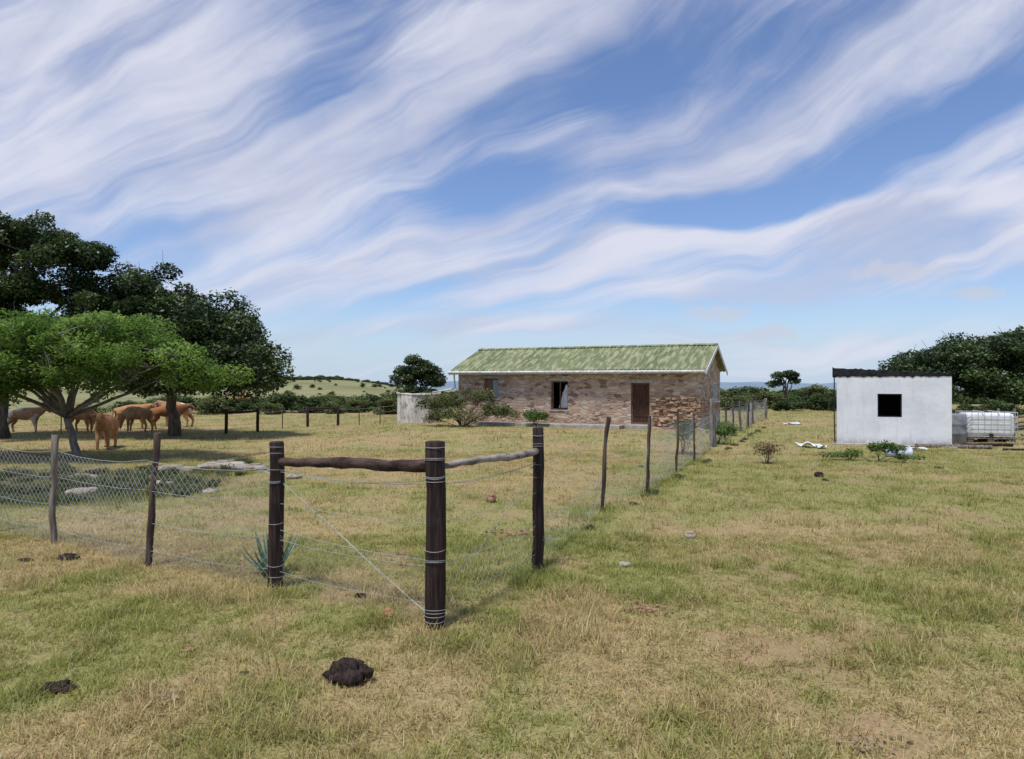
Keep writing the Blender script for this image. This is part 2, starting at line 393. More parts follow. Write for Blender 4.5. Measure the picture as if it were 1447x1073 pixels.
grass('near_blades',r,21000,20,1.9,8,.035,.02,.080,.0046,True)
grass('middle_blades',r,22000,14,8,18,.06,.03,.09,.0085,False)
grass('far_blades',r,19000,10,18,48,.12,.05,.13,.020,False)
grass('tall_blades',r,800,26,2.1,9,.03,.04,.13,.004,True)
grass('tall_blades_far',r,1300,16,9,30,.05,.06,.17,.008,False)
# weeds
cw=bpy.data.collections.new('weed_plants')
m_weed=leafmat('weed_leaf',(.05,.065,.03),(.10,.125,.06),(.18,.205,.10))
for k in range(4):
    rr=np.random.default_rng(400+k)
    lob,V,F,T=crown([((0,0,.25),(.5,.5,.22))],14,.2,60,.045,rr,.25,.7); srcobj(cw,'weed_%d'%k,V.tolist(),F.tolist(),m_weed,T)
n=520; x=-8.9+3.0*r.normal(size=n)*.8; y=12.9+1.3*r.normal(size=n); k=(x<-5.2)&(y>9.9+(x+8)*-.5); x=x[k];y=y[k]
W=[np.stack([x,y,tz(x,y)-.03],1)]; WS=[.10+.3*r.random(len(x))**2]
n=22; y=9+28*r.random(n); x=y*(-.2+.9*r.random(n)); k=~blocked(x,y); x=x[k];y=y[k]
W.append(np.stack([x,y,tz(x,y)-.03],1)); WS.append(.06+.1*r.random(len(x)))
t=r.random(26); x=.8+t*9; y=8+t*19.5
W.append(np.stack([x,y,tz(x,y)-.03],1)); WS.append(.10+.15*r.random(26))
scatter('weeds',cw,np.concatenate(W),np.concatenate(WS),r,.1)

# ------------------------------------------------------------------ fence
m_post,nt,b=newmat('creosote_post',.75,.3)
v=mapping(nt,objc(nt),scale=(1,1,.06)); n1=noise(nt,v,38,6,.7).outputs[0]
n2=noise(nt,mapping(nt,objc(nt),scale=(.6,.6,1)),3.5,3,.5).outputs[0]
c=mix(nt,maprange(nt,n1,.42,.70),(.016,.009,.008),(.070,.037,.029))
c=mix(nt,mth(nt,'MULTIPLY',maprange(nt,n2,.55,.72),.35),c,(.12,.07,.055))
n3=noise(nt,mapping(nt,objc(nt),scale=(1,1,.02)),55,2,.5).outputs[0]
c=mix(nt,maprange(nt,n3,.33,.28),c,(.004,.003,.003))
setc(nt,b,c); bump(nt,b,n1,.9,.014)
m_grey=simple('weathered_wood',(.10,.08,.065),(.27,.235,.2),22,.9,(1,1,.12),.7,.01)
m_greyx=simple('weathered_rail',(.11,.085,.07),(.38,.33,.29),18,.9,(.25,.25,1),.7,.01)
m_rail=simple('dark_rail',(.02,.012,.010),(.10,.062,.05),16,.85,(.12,.6,1),.7,.01)
m_drop=simple('dropper_wood',(.04,.027,.022),(.13,.095,.078),20,.9,(1,1,.12),.6,.01)
m_wire,nt,b=newmat('galvanised_wire',.6,.3); b.inputs['Metallic'].default_value=.2; setc(nt,b,(.38,.39,.40))
fence=empty('wire_fence')
def pole(name,p0,p1,r0,r1,mat,parent,crook=.01,sides=14,n=10,seed=0,knots=.04):
    rr=np.random.default_rng(seed); p0=np.array(p0,float);p1=np.array(p1,float)
    pts=[p0+(p1-p0)*t for t in np.linspace(0,1,n)]
    off=np.cumsum(rr.normal(size=(n,3))*crook,0); off-=np.linspace(0,1,n)[:,None]*off[-1]
    pts=[q+o for q,o in zip(pts,off)]
    rad=[(r0+(r1-r0)*t)*(1+knots*rr.normal()) for t in np.linspace(0,1,n)]
    d=(pts[-1]-pts[-2]); d/=np.linalg.norm(d)
    pts.append(pts[-1]+d*.006); rad.append(rad[-1]*.9)
    acc=Acc(); o=pts[0].copy(); tube(acc,[q-o for q in pts],rad,sides)
    ob=make(name,acc,mat,parent,smooth=False,loc=tuple(o))
    for pl in ob.data.polygons:
        if len(pl.vertices)==4: pl.use_smooth=True
    return ob
def post(name,x,y,h,r,mat,dx=0,dy=0,seed=0,crook=.004,par=fence,**k):
    return pole(name,(x,y,gz(x,y)-.25),(x+dx,y+dy,gz(x,y)+h),r*1.04,r*.98,mat,par,crook,seed=seed,**k)
Cp=(-.535,4.93);Lp=(-1.96,5.88);Rp=(.24,6.54)
post('corner_post',*Cp,1.29,.070,m_post,seed=1,knots=.015)
post('strainer_post',*Lp,1.21,.060,m_post,seed=2,dx=.005,knots=.015)
post('strainer_post',*Rp,1.30,.053,m_post,seed=3,knots=.015)
pole('top_rail',(Lp[0]+.03,Lp[1],1.045),(Cp[0]-.05,Cp[1]+.03,1.13),.036,.046,m_rail,fence,.006,seed=4,n=14,knots=.08)
pole('top_rail',(Cp[0]+.05,Cp[1]+.06,1.12),(Rp[0]-.02,Rp[1]-.04,1.085),.024,.034,m_greyx,fence,.007,seed=5,n=14,knots=.1)
drops_r=[(1.18,9.34,1.23,.10,.028),(2.08,11.04,1.21,.07,.026),(3.15,13.6,1.2,.04,.022),(4.1,15.9,1.1,-.03,.022),(5.41,19.1,1.28,0,.075),(6.5,21.6,1.15,.03,.03),(7.35,23.6,1.1,.03,.03),(8.2,25.4,1.1,-.02,.04),(9.2,27.6,1.1,0,.05),(10.4,30.6,1.1,0,.04),(12.4,34.6,1.0,0,.07)]
for k,(x,y,h,dx,rd) in enumerate(drops_r):
    post('dropper',x,y,h,rd,m_drop if rd<.06 else m_grey,dx=dx,seed=20+k,crook=.008,sides=9,n=9,knots=.09)
drops_l=[(-3.43,6.67,1.25,.09,.031),(-4.92,7.66,1.16,-.02,.032),(-5.95,8.2,.78,-.03,.030),(-7.2,9.1,1.1,0,.035),(-8.6,10.2,1.1,0,.05)]
for k,(x,y,h,dx,rd) in enumerate(drops_l):
    post('dropper',x,y,h,rd,m_drop if k in(0,) else m_grey,dx=dx,seed=40+k,crook=.011,sides=9,n=9,knots=.09)
wa=Acc()
def wire(p,q,sag=.0,r_=.0017,n=5,jit=0.0,seed=0):
    rr=np.random.default_rng(seed); p=np.array(p);q=np.array(q)
    pts=[p+(q-p)*t+np.array([0,0,-sag*4*t*(1-t)])+(rr.normal(size=3)*jit if 0<t<1 else 0) for t in np.linspace(0,1,n)]
    tube(wa,pts,r_,4,cap=False)
lineL=[Cp,Lp]+[(a,b_) for a,b_,_,_,_ in drops_l]
lineR=[Cp,Rp]+[(a,b_) for a,b_,_,_,_ in drops_r]
sd=0
for li,line in enumerate((lineL,lineR)):
    for (a,b_) in zip(line[:-1],line[1:]):
        for h in (1.0,.72,.42,.16):
            sd+=1
            wire((a[0],a[1],gz(*a)+h),(b_[0],b_[1],gz(*b_)+h-.01),.025 if h!=1.0 else .05,jit=.004,seed=sd,r_=.0013+.0001*min(a[1],20)+(.0006 if li==0 and h==1.0 else 0))
def netting(a,b_,h0,h1,cell,rad,seed):
    a=np.array(a);b_=np.array(b_); L=np.linalg.norm(b_-a); H=h1-h0
    d=(b_-a)/L
    def pt(s,z):
        x,y=a+d*s; bulge=.03*math.sin(s*2.3+seed)*math.sin((z-h0)/H*3.14)
        sag=.05*math.sin(math.pi*s/L)
        return (x-d[1]*bulge,y+d[0]*bulge,gz(x,y)+z-(.03*math.sin(s*1.7+seed)+sag)*(z/h1))
    k=-H
    while k<L:
        for sg in (1,-1):
            if sg>0: s0,z0,s1,z1=k,h0,k+H,h1
            else: s0,z0,s1,z1=k,h1,k+H,h0
            t0=max(0,(0-s0)/(s1-s0)); t1=min(1,(L-s0)/(s1-s0))
            if t1-t0<.03: continue
            pts=[pt(s0+(s1-s0)*t,z0+(z1-z0)*t) for t in np.linspace(t0,t1,4)]
            tube(wa,pts,rad,3,cap=False)
        k+=cell
for q,(a,b_) in enumerate(zip(lineL[:-1],lineL[1:])):
    netting(a,b_,.02,.95 if q>0 else .5,.085,.0019 if q>0 else .0009,q)
for q,(a,b_) in enumerate(zip(lineR[:-1],lineR[1:])):
    netting(a,b_,.02,.5 if q<3 else .95,.10,.0008 if q<3 else .0013+.0002*(q>6),q+30)
for dz in (0,.010):
    wire((Lp[0]+.05,Lp[1],.88+dz),(Cp[0]-.05,Cp[1],.10+dz),.01,.0017,jit=.006,n=9,seed=90+int(dz*1000))
    wire((Cp[0]+.06,Cp[1]+.03,.25+dz),(Rp[0]-.04,Rp[1],.82+dz),.01,.0013,jit=.005,n=9,seed=95)
wire((Lp[0],Lp[1],.98),(Cp[0],Cp[1],1.03),.05,.002,n=8)
wire((Cp[0],Cp[1],1.0),(Rp[0],Rp[1],.98),.03,.002,n=8)
wire((Lp[0],Lp[1],.5),(Cp[0],Cp[1],.47),.03,.002,n=8)
def loops(c,hs,r_):
    for h in hs:
        z0=gz(*c)+h; tl=.01*math.sin(h*37)
        pts=[(c[0]+r_*math.cos(t),c[1]+r_*math.sin(t),z0+tl*math.sin(t)) for t in np.linspace(0,6.2832,17)]
        tube(wa,pts,.0016,4,cap=False)
loops(Cp,(1.26,1.18,1.165,1.06,1.05,1.02,.55,.47,.46,.13,.11,.09,.06),.0735)
loops(Lp,(1.17,1.12,.98,.90,.89,.55,.20,.10),.063)
loops(Rp,(1.24,1.15,1.13,.96,.85,.60,.30,.08,.07),.056)
for q in range(5):
    wire((Lp[0]-.03,Lp[1]-.05,.95+.01*q),(Lp[0]-.16,Lp[1]-.02,.97+.01*math.sin(q*3)),-.01,.0016,jit=.012,seed=q)
    wire((Rp[0]+.04,Rp[1]-.04,.30),(Rp[0]+.12,Rp[1]-.05,.20+.03*q),.0,.0014,jit=.012,seed=q+9)
make('wires_and_netting',wa,m_wire,fence)

f2=empty('wire_fence'); wa=Acc()
def fpost(x,y,h,r_,seed,m=m_post): 
    return pole('post',(x,y,gz(x,y)-.2),(x,y,gz(x,y)+h),r_,r_,m,f2,.004,sides=8,n=5,seed=seed)
A=[(-12.1,30.0,1.05),(-11.2,31.2,1.0),(-10.1,35,1.0),(-8.75,35.6,1.0)]
for k,(x,y,h) in enumerate(A): fpost(x,y,h,.07,60+k)
for (p_,q_) in ((A[0],A[1]),(A[2],A[3])):
    pole('rail',(p_[0],p_[1],gz(p_[0],p_[1])+.9),(q_[0],q_[1],gz(q_[0],q_[1])+.9),.05,.045,m_post,f2,.005,sides=8,n=5,seed=70)
pts=[(-26,30)]+[(-26+2.3*k,30) for k in range(1,6)]+[(-12.1,30),(-11.2,31.2),(-10.7,33),(-10.1,35),(-8.75,35.6),(-7.6,35.2),(-6.4,34.4),(-5.4,33.4)]
for k,(x,y) in enumerate(pts):
    if (x,y) not in [(a_[0],a_[1]) for a_ in A]: fpost(x,y,.95,.022,80+k,m_drop)
for (a,b_) in zip(pts[:-1],pts[1:]):
    for h in (.85,.6,.35): wire((a[0],a[1],gz(*a)+h),(b_[0],b_[1],gz(*b_)+h),.02,.004)
make('wires',wa,m_wire,f2)

# ------------------------------------------------------------------ stone house
H=empty('stone_house',(-2.3,30.4,0),R(-24.3))
m_stone,nt,b=newmat('rubble_stone',.92,.15)
oc=objc(nt); w=noise(nt,oc,5,3,.6)
wv=nd(nt,'ShaderNodeVectorMath',{0:w.outputs[1],1:(.5,.5,.5)},operation='SUBTRACT').outputs[0]
wv=nd(nt,'ShaderNodeVectorMath',{0:wv,'Scale':.10},operation='SCALE').outputs[0]
vv=nd(nt,'ShaderNodeVectorMath',{0:oc,1:wv},operation='ADD').outputs[0]
vs=mapping(nt,vv,scale=(3.3,3.3,8.5))
vo=nd(nt,'ShaderNodeTexVoronoi',{'Vector':vs,'Scale':1.0,'Randomness':.85}); ve=nd(nt,'ShaderNodeTexVoronoi',{'Vector':vs,'Scale':1.0,'Randomness':.85},feature='DISTANCE_TO_EDGE')
cr=nd(nt,'ShaderNodeSeparateColor',{0:vo.outputs['Color']}).outputs[0]
c=ramp(nt,cr,[(0,(.25,.145,.10)),(.2,(.50,.31,.21)),(.42,(.58,.41,.29)),(.62,(.37,.26,.20)),(.8,(.66,.51,.38)),(1,(.54,.29,.17))],'CONSTANT')
fn=noise(nt,oc,26,6,.7).outputs[0]
c=mix(nt,maprange(nt,fn,.4,.7,0,.5),c,(.17,.12,.09))
edge=maprange(nt,ve.outputs[0],.03,.10)
c=mix(nt,edge,(.47,.39,.32),c)
big=noise(nt,oc,1.1,5,.6).outputs[0]
c=mix(nt,maprange(nt,big,.50,.66,0,.38),c,(.64,.50,.40))
sx=nd(nt,'ShaderNodeSeparateXYZ',{'Vector':oc})
lo=mth(nt,'MULTIPLY',maprange(nt,sx.outputs[0],8.0,8.8),maprange(nt,sx.outputs[2],1.5,.9))
c=mix(nt,mth(nt,'MULTIPLY',lo,mth(nt,'SUBTRACT',1.0,edge)),c,(.05,.035,.025))
c=mix(nt,mth(nt,'MULTIPLY',lo,.3),c,(.45,.25,.13))
setc(nt,b,c)
hh=mth(nt,'ADD',mth(nt,'MULTIPLY',edge,.7),mth(nt,'ADD',mth(nt,'MULTIPLY',fn,.5),mth(nt,'MULTIPLY',cr,.5)))
bump(nt,b,hh,.8,.04)
def wallpanel(acc,o,ux,nin,L,z0,z1,ops,th):
    o=np.array(o,float);ux=np.array(ux,float);nin=np.array(nin,float)
    xs_=sorted(set([0,L]+[q for op in ops for q in op[:2]])); zs=sorted(set([z0,z1]+[q for op in ops for q in op[2:]]))
    def P(u,z,d): 
        q=o+ux*u+nin*d; return (q[0],q[1],z)
    for i_ in range(len(xs_)-1):
        for j in range(len(zs)-1):
            xm=(xs_[i_]+xs_[i_+1])/2; zm=(zs[j]+zs[j+1])/2
            if any(op[0]<xm<op[1] and op[2]<zm<op[3] for op in ops): continue
            for d in (0,th): quad(acc,P(xs_[i_],zs[j],d),P(xs_[i_+1],zs[j],d),P(xs_[i_+1],zs[j+1],d),P(xs_[i_],zs[j+1],d))
    for a_,b2,c0,d0 in ops:
        quad(acc,P(a_,c0,0),P(a_,c0,th),P(a_,d0,th),P(a_,d0,0)); quad(acc,P(b2,c0,0),P(b2,c0,th),P(b2,d0,th),P(b2,d0,0))
        quad(acc,P(a_,c0,0),P(b2,c0,0),P(b2,c0,th),P(a_,c0,th)); quad(acc,P(a_,d0,0),P(b2,d0,0),P(b2,d0,th),P(a_,d0,th))
HL,HW,HH=10.19,5.0,2.32
acc=Acc()
w1=(1.23,1.90,1.10,1.93); w2=(4.24,4.98,.66,1.82); dr=(7.55,8.28,.16,1.74); gw=(3.2,4.5,1.0,1.78)
wallpanel(acc,(0,0,0),(1,0,0),(0,1,0),HL,-.3,HH,[w1,w2,dr],.35)
wallpanel(acc,(0,HW,0),(1,0,0),(0,-1,0),HL,-.3,HH,[],.35)
wallpanel(acc,(HL,0,0),(0,1,0),(-1,0,0),HW,-.3,HH,[gw],.35)
wallpanel(acc,(0,0,0),(0,1,0),(1,0,0),HW,-.3,HH,[],.35)
for xx in (0,.35,HL,HL-.35): quad(acc,(xx,0,HH),(xx,HW,HH),(xx,HW/2,3.22))
make('stone_walls',acc,m_stone,H)
acc=Acc(); quad(acc,(.35,.35,.03),(HL-.35,.35,.03),(HL-.35,HW-.35,.03),(.35,HW-.35,.03))
make('floor',acc,simple('earth_floor',(.08,.06,.05),(.14,.11,.09),5),H)
acc=Acc(); rr=np.random.default_rng(31)
bm=bmesh.new(); bmesh.ops.create_icosphere(bm,subdivisions=2,radius=1)
ICV=[tuple(v_.co) for v_ in bm.verts]; ICF=[tuple(v_.index for v_ in f_.verts) for f_ in bm.faces]; bm.free()
def stone(acc,c,s,rr,e=.5,am=1.0):
    b_=len(acc.v); ph=rr.random(6)*6
    for k in ICV:
        q=[math.copysign(abs(t)**e,t) for t in k]
        g=1+am*(.12*math.sin(3*k[0]+ph[0])+.12*math.sin(3.3*k[1]+ph[1])+.1*math.sin(4*k[2]+ph[2])+.05*math.sin(9*k[0]+7*k[1]+ph[3]))
        acc.v.append((c[0]+q[0]*s[0]*g*.8,c[1]+q[1]*s[1]*g*.8,c[2]+q[2]*s[2]*g*.8))
    acc.f+=[tuple(b_+i_ for i_ in f_) for f_ in ICF]
for _ in range(95):
    u=8.42+1.7*rr.random(); z=rr.random()**1.4*1.25
    stone(acc,(u,.0-.02*rr.random(),z),(.08+.09*rr.random(),.05+.05*rr.random(),.03+.035*rr.random()),rr)
for _ in range(26):
    stone(acc,(7.4+2.9*rr.random(),-.15-.5*rr.random()**2,.03),(.08+.1*rr.random(),.08,.04+.03*rr.random()),rr)
for _ in range(60):
    stone(acc,(.1+7.2*rr.random(),.01,.15+.42*rr.random()),(.07+.08*rr.random(),.03,.03+.03*rr.random()),rr)
m_sand=simple('sandstone',(.28,.165,.11),(.54,.39,.27),3.2,.95,bs=.6,bd=.02,world=True)
make('loose_stones',acc,m_sand,H,smooth=False)
m_conc=simple('concrete',(.27,.25,.22),(.42,.39,.35),5,.95,bs=.5,bd=.02)
acc=Acc(); box(acc,1.1,7.3,-.75,-.005,-.2,.13); box(acc,7.45,8.4,-.55,-.008,-.2,.15)
make('stoep_slab',acc,m_conc,H,bevel=.02)
m_roof,nt,b=newmat('green_corrugated_iron',.6,.3)
oc=objc(nt); sx=nd(nt,'ShaderNodeSeparateXYZ',{'Vector':oc})
sheet=mth(nt,'FLOOR',mth(nt,'DIVIDE',sx.outputs[0],.68))
wn=nd(nt,'ShaderNodeTexWhiteNoise',{'W':sheet},noise_dimensions='1D').outputs[0]
st=noise(nt,mapping(nt,oc,scale=(3.5,.8,.8)),1.6,7,.7).outputs[0]
sp=noise(nt,oc,9,6,.75).outputs[0]
c=mix(nt,wn,(.12,.15,.06),(.18,.205,.09))
c=mix(nt,maprange(nt,st,.44,.62,0,.75),c,(.43,.42,.25))
c=mix(nt,maprange(nt,sp,.56,.7,0,.6),c,(.06,.08,.04))
c=mix(nt,maprange(nt,mth(nt,'FRACT',mth(nt,'DIVIDE',sx.outputs[0],.68)),.0,.05,.5,0),c,(.05,.07,.03))
setc(nt,b,c)
def corr(y0,z0,y1,z1,name):
    x0,x1=-.25,HL+.25; n=int((x1-x0)/.15*8); acc=Acc(); m=7
    sl=math.hypot(y1-y0,z1-z0); nyv=-(z1-z0)/sl; nzv=(y1-y0)/sl
    if nzv<0: nyv,nzv=-nyv,-nzv
    for i_ in range(n+1):
        x=x0+(x1-x0)*i_/n; a_=.017*math.sin(2*math.pi*x/.15)
        for j in range(m):
            t=j/(m-1); a2=a_+.008*math.sin(x*1.1+j)+(.006 if t>.5 else 0)
            acc.v.append((x,y0+(y1-y0)*t+nyv*a2,z0+(z1-z0)*t+nzv*a2))
    for i_ in range(n):
        for j in range(m-1):
            q=i_*m+j; acc.f.append((q,q+m,q+m+1,q+1))
    make(name,acc,m_roof,H,smooth=True)
corr(-.3,2.25,2.5,3.3,'roof_front'); corr(HW+.3,2.25,2.5,3.3,'roof_back')
acc=Acc()
for sgn in (-1,1):
    quad(acc,(-.27,2.5,3.345),(HL+.27,2.5,3.345),(HL+.27,2.5+sgn*.17,3.275),(-.27,2.5+sgn*.17,3.275))
make('ridge_cap',acc,m_roof,H)
m_fascia=simple('white_trim_paint',(.50,.50,.47),(.74,.74,.72),7,.7)
acc=Acc(); box(acc,-.24,HL+.24,-.315,-.29,2.10,2.225)
tube(acc,[(-.3,-.37,2.19),(HL+.2,-.37,2.165)],.055,8)
make('fascia_and_gutter',acc,m_fascia,H)
def barge(x,name,mt):
    acc=Acc()
    for (ya,za,yb,zb) in ((-.34,2.215,2.498,3.285),(HW+.34,2.215,2.502,3.285)):
        xx0,xx1=x,x+.03
        b_=len(acc.v); acc.v+=[(xx0,ya,za-.14),(xx1,ya,za-.14),(xx1,ya,za),(xx0,ya,za),(xx0,yb,zb-.14),(xx1,yb,zb-.14),(xx1,yb,zb),(xx0,yb,zb)]
        acc.f+=[tuple(b_+i_ for i_ in q) for q in ((0,1,2,3),(4,5,6,7),(0,1,5,4),(1,2,6,5),(2,3,7,6),(3,0,4,7))]
    make(name,acc,mt,H)
barge(HL+.255,'bargeboard_right',m_fascia); barge(-.285,'bargeboard_left',m_fascia)
m_wood=simple('brown_door_wood',(.045,.022,.014),(.11,.055,.035),9,.8,(3,3,.3))
m_frame=simple('window_frame_wood',(.10,.06,.045),(.20,.13,.10),9,.8)
m_board=simple('shutter_board',(.16,.08,.045),(.25,.13,.08),6,.8,(4,4,.4))
def frame(acc,op,y0,y1,t=.045):
    a_,b2,c0,d0=op; g=.003
    box(acc,a_+g,a_+t,y0,y1,c0+g,d0-g); box(acc,b2-t,b2-g,y0,y1,c0+g,d0-g)
    box(acc,a_+t+g,b2-t-g,y0,y1,d0-t,d0-g); box(acc,a_+t+g,b2-t-g,y0,y1,c0+g,c0+t)
acc=Acc(); frame(acc,w1,.10,.16); box(acc,1.53,1.57,.105,.155,1.15,1.88)
frame(acc,w2,.10,.16); box(acc,4.60,4.63,.105,.155,.71,1.77)
frame(acc,dr,.12,.2,.06)
make('frames',acc,m_frame,H)
acc=Acc()
for k in range(5):
    x=7.615+k*.121; box(acc,x,x+.115,.165+.004*(k%2),.195,.2,1.675)
for z in (.45,1.35): box(acc,7.62,8.21,.145,.163,z,z+.1)
box(acc,8.12,8.16,.12,.146,.9,1.0)
make('door',acc,m_wood,H)
acc=Acc(); box(acc,1.28,1.525,.12,.14,1.15,1.88); make('shutter',acc,m_board,H)
m_glass,nt,b=newmat('window_glass',.08,.8); setc(nt,b,(.30,.38,.40))
acc=Acc(); box(acc,1.575,1.85,.128,.132,1.15,1.88); make('window_pane',acc,m_glass,H)
m_cloth=simple('torn_curtain',(.62,.62,.64),(.78,.78,.80),6,.95)
acc=Acc(); n=10
for i_ in range(n+1):
    t=i_/n; x=4.66+.27*t; top=1.25+.45*abs(math.sin(t*1.9))+.05*math.sin(t*14)
    for j in range(5):
        z=.74+(top-.74)*j/4; acc.v.append((x-.16*(1-j/4)*(1-t),.24+.02*math.sin(t*20+j),z))
for i_ in range(n):
    for j in range(4):
        q=i_*5+j; acc.f.append((q,q+5,q+6,q+1))
make('curtain',acc,m_cloth,H,smooth=True)
acc=Acc(); X0=HL-.10
for (ya,yb,za,zb) in ((3.203,3.26,1.003,1.777),(4.44,4.497,1.003,1.777),(3.263,4.437,1.72,1.777),(3.263,4.437,1.003,1.06),(3.83,3.87,1.063,1.717)):
    box(acc,X0,X0+.06,ya,yb,za,zb)
box(acc,HL-.02,HL+.06,3.15,4.55,.94,.997)
make('gable_window_frame',acc,m_fascia,H)
acc=Acc(); box(acc,X0+.02,X0+.026,3.262,4.438,1.062,1.718); make('gable_window_pane',acc,m_glass,H)
acc=Acc(); box(acc,w2[0]-.05,w2[1]+.05,-.03,.09,w2[2]-.06,w2[2]-.003); box(acc,w1[0]-.05,w1[1]+.05,-.03,.09,w1[2]-.06,w1[2]-.003)
box(acc,w2[0]-.1,w2[1]+.1,-.012,.09,w2[3]+.003,w2[3]+.13); box(acc,dr[0]-.1,dr[1]+.12,-.012,.09,dr[3]+.003,dr[3]+.13); box(acc,w1[0]-.1,w1[1]+.1,-.012,.09,w1[3]+.003,w1[3]+.11)
make('sills_and_lintels',acc,m_conc,H,bevel=.008)
acc=Acc(); tube(acc,[(-.15,-.12,2.1),(-.12,-.08,1.55),(-.3,-.05,1.48),(-1.3,.05,1.34)],.035,8)
make('downpipe',acc,m_fascia,H,smooth=True)

# ------------------------------------------------------------------ old water tank beside the house
T=empty('corrugated_water_tank',(-4.2,31.9,gz(-4.2,31.9)))
m_tank,nt,b=newmat('whitewashed_tank',.85,.2)
oc=objc(nt); s1=noise(nt,mapping(nt,oc,scale=(2,2,.5)),1.8,6,.65).outputs[0]; s2=noise(nt,mapping(nt,oc,scale=(1.6,1.6,.8)),4,5,.7).outputs[0]
c=mix(nt,maprange(nt,s1,.38,.62),(.74,.72,.67),(.50,.48,.44)); c=mix(nt,maprange(nt,s2,.50,.64,0,.8),c,(.22,.18,.15)); setc(nt,b,c)
acc=Acc(); n=192; m=8
for j in range(m):
    z=-.1+1.42*j/(m-1)
    for k in range(n):
        th=2*math.pi*k/n; rr_=.97+.006*math.sin(th*30)+.02*math.sin(th*3+z)*(z/1.3)
        zz=z+(.03*math.sin(th*2+1)+.015*math.sin(th*9) if j==m-1 else 0)
        acc.v.append((rr_*math.cos(th),rr_*math.sin(th),zz))
for j in range(m-1):
    for k in range(n):
        acc.f.append((j*n+k,j*n+(k+1)%n,(j+1)*n+(k+1)%n,(j+1)*n+k))
make('tank_wall',acc,m_tank,T,smooth=True)
acc=Acc(); tube(acc,[(.985*math.cos(t),.985*math.sin(t),1.28+.03*math.sin(t*2+1)) for t in np.linspace(0,6.2832,49)],.03,6); make('rim',acc,m_tank,T,smooth=True)
acc=Acc(); acc.v=[(.95*math.cos(t),.95*math.sin(t),1.12) for t in np.linspace(0,6.2832,49)[:-1]]; acc.f=[tuple(range(48))]
make('lid',acc,m_tank,T)

# ------------------------------------------------------------------ white shed
S=empty('white_shed',(9.13,19.9,gz(9.13,19.9)),R(-24.8))
m_white,nt,b=newmat('white_painted_plaster',.8,.25)
oc=objc(nt); n1=noise(nt,oc,1.3,6,.65).outputs[0]; n2=noise(nt,mapping(nt,oc,scale=(5,5,.5)),2.5,6,.7).outputs[0]
sx=nd(nt,'ShaderNodeSeparateXYZ',{'Vector':oc})
c=mix(nt,maprange(nt,n1,.35,.65),(.69,.71,.74),(.81,.82,.83)); c=mix(nt,maprange(nt,n2,.50,.75,0,.4),c,(.47,.47,.45))
low=mth(nt,'MULTIPLY',maprange(nt,sx.outputs[2],.32,.0),maprange(nt,noise(nt,oc,5,5,.7).outputs[0],.3,.6)); c=mix(nt,mth(nt,'MULTIPLY',low,.75),c,(.32,.27,.2))
setc(nt,b,c); bump(nt,b,noise(nt,oc,7,6,.6).outputs[0],.35,.02)
SW,SD=2.77,2.4
acc=Acc(); sw=(1.02,1.61,.79,1.43)
wallpanel(acc,(0,0,0),(1,0,0),(0,1,0),SW,-.2,1.93,[sw],.15)
wallpanel(acc,(0,SD,0),(1,0,0),(0,-1,0),SW,-.2,1.93,[],.15)
wallpanel(acc,(SW,0,0),(0,1,0),(-1,0,0),SD,-.2,1.93,[],.15)
wallpanel(acc,(0,0,0),(0,1,0),(1,0,0),SD,-.2,1.93,[(1.2,2.0,0,1.8)],.15)
make('walls',acc,m_white,S)
m_black=simple('black_bitumen',(.008,.008,.009),(.03,.03,.032),9,.6,bs=.5)
acc=Acc(); rr=np.random.default_rng(3); n=44
for i_ in range(n+1):
    t=i_/n; x=-.11+(SW+.13)*t; top=2.15-.17*t+.012*rr.normal(); bot=1.915+(.0 if i_%3 else -.035*rr.random())-.02*rr.random()
    bot=min(bot,top-.03)
    acc.v+=[(x,-.012,bot),(x,-.03,top),(x,.12,top+.004),(x,SD+.1,top+.02),(x,SD+.1,1.9)]
for i_ in range(n):
    for j in range(4): q=i_*5+j; acc.f.append((q,q+5,q+6,q+1))
acc.f.append((0,1,2,3,4)); acc.f.append(tuple(n*5+k for k in range(5)))
make('roof_membrane',acc,m_black,S)
acc=Acc(); frame(acc,sw,.05,.10,.03); make('window_frame',acc,m_black,S)
acc=Acc(); box(acc,.16,SW-.16,.16,SD-.16,0,.02); make('floor',acc,simple('dark_floor',(.05,.045,.04),(.1,.09,.08),5),S)
acc=Acc(); box(acc,.16,SW-.16,SD-.2,SD-.16,.03,1.88); box(acc,.16,.2,.3,SD-.22,.03,1.88); box(acc,SW-.2,SW-.16,.3,SD-.22,.03,1.88); make('black_lining',acc,m_black,S)  # black panels just inside the back and side walls
acc=Acc(); box(acc,-.12,SW+.1,-.22,-.003,-.2,.05); make('apron',acc,m_conc,S,bevel=.015)
acc=Acc(); tube(acc,[(-.06,-.03,1.95),(-.065,-.04,.9),(-.05,-.03,.02)],.018,6); make('cable_conduit',acc,m_black,S)

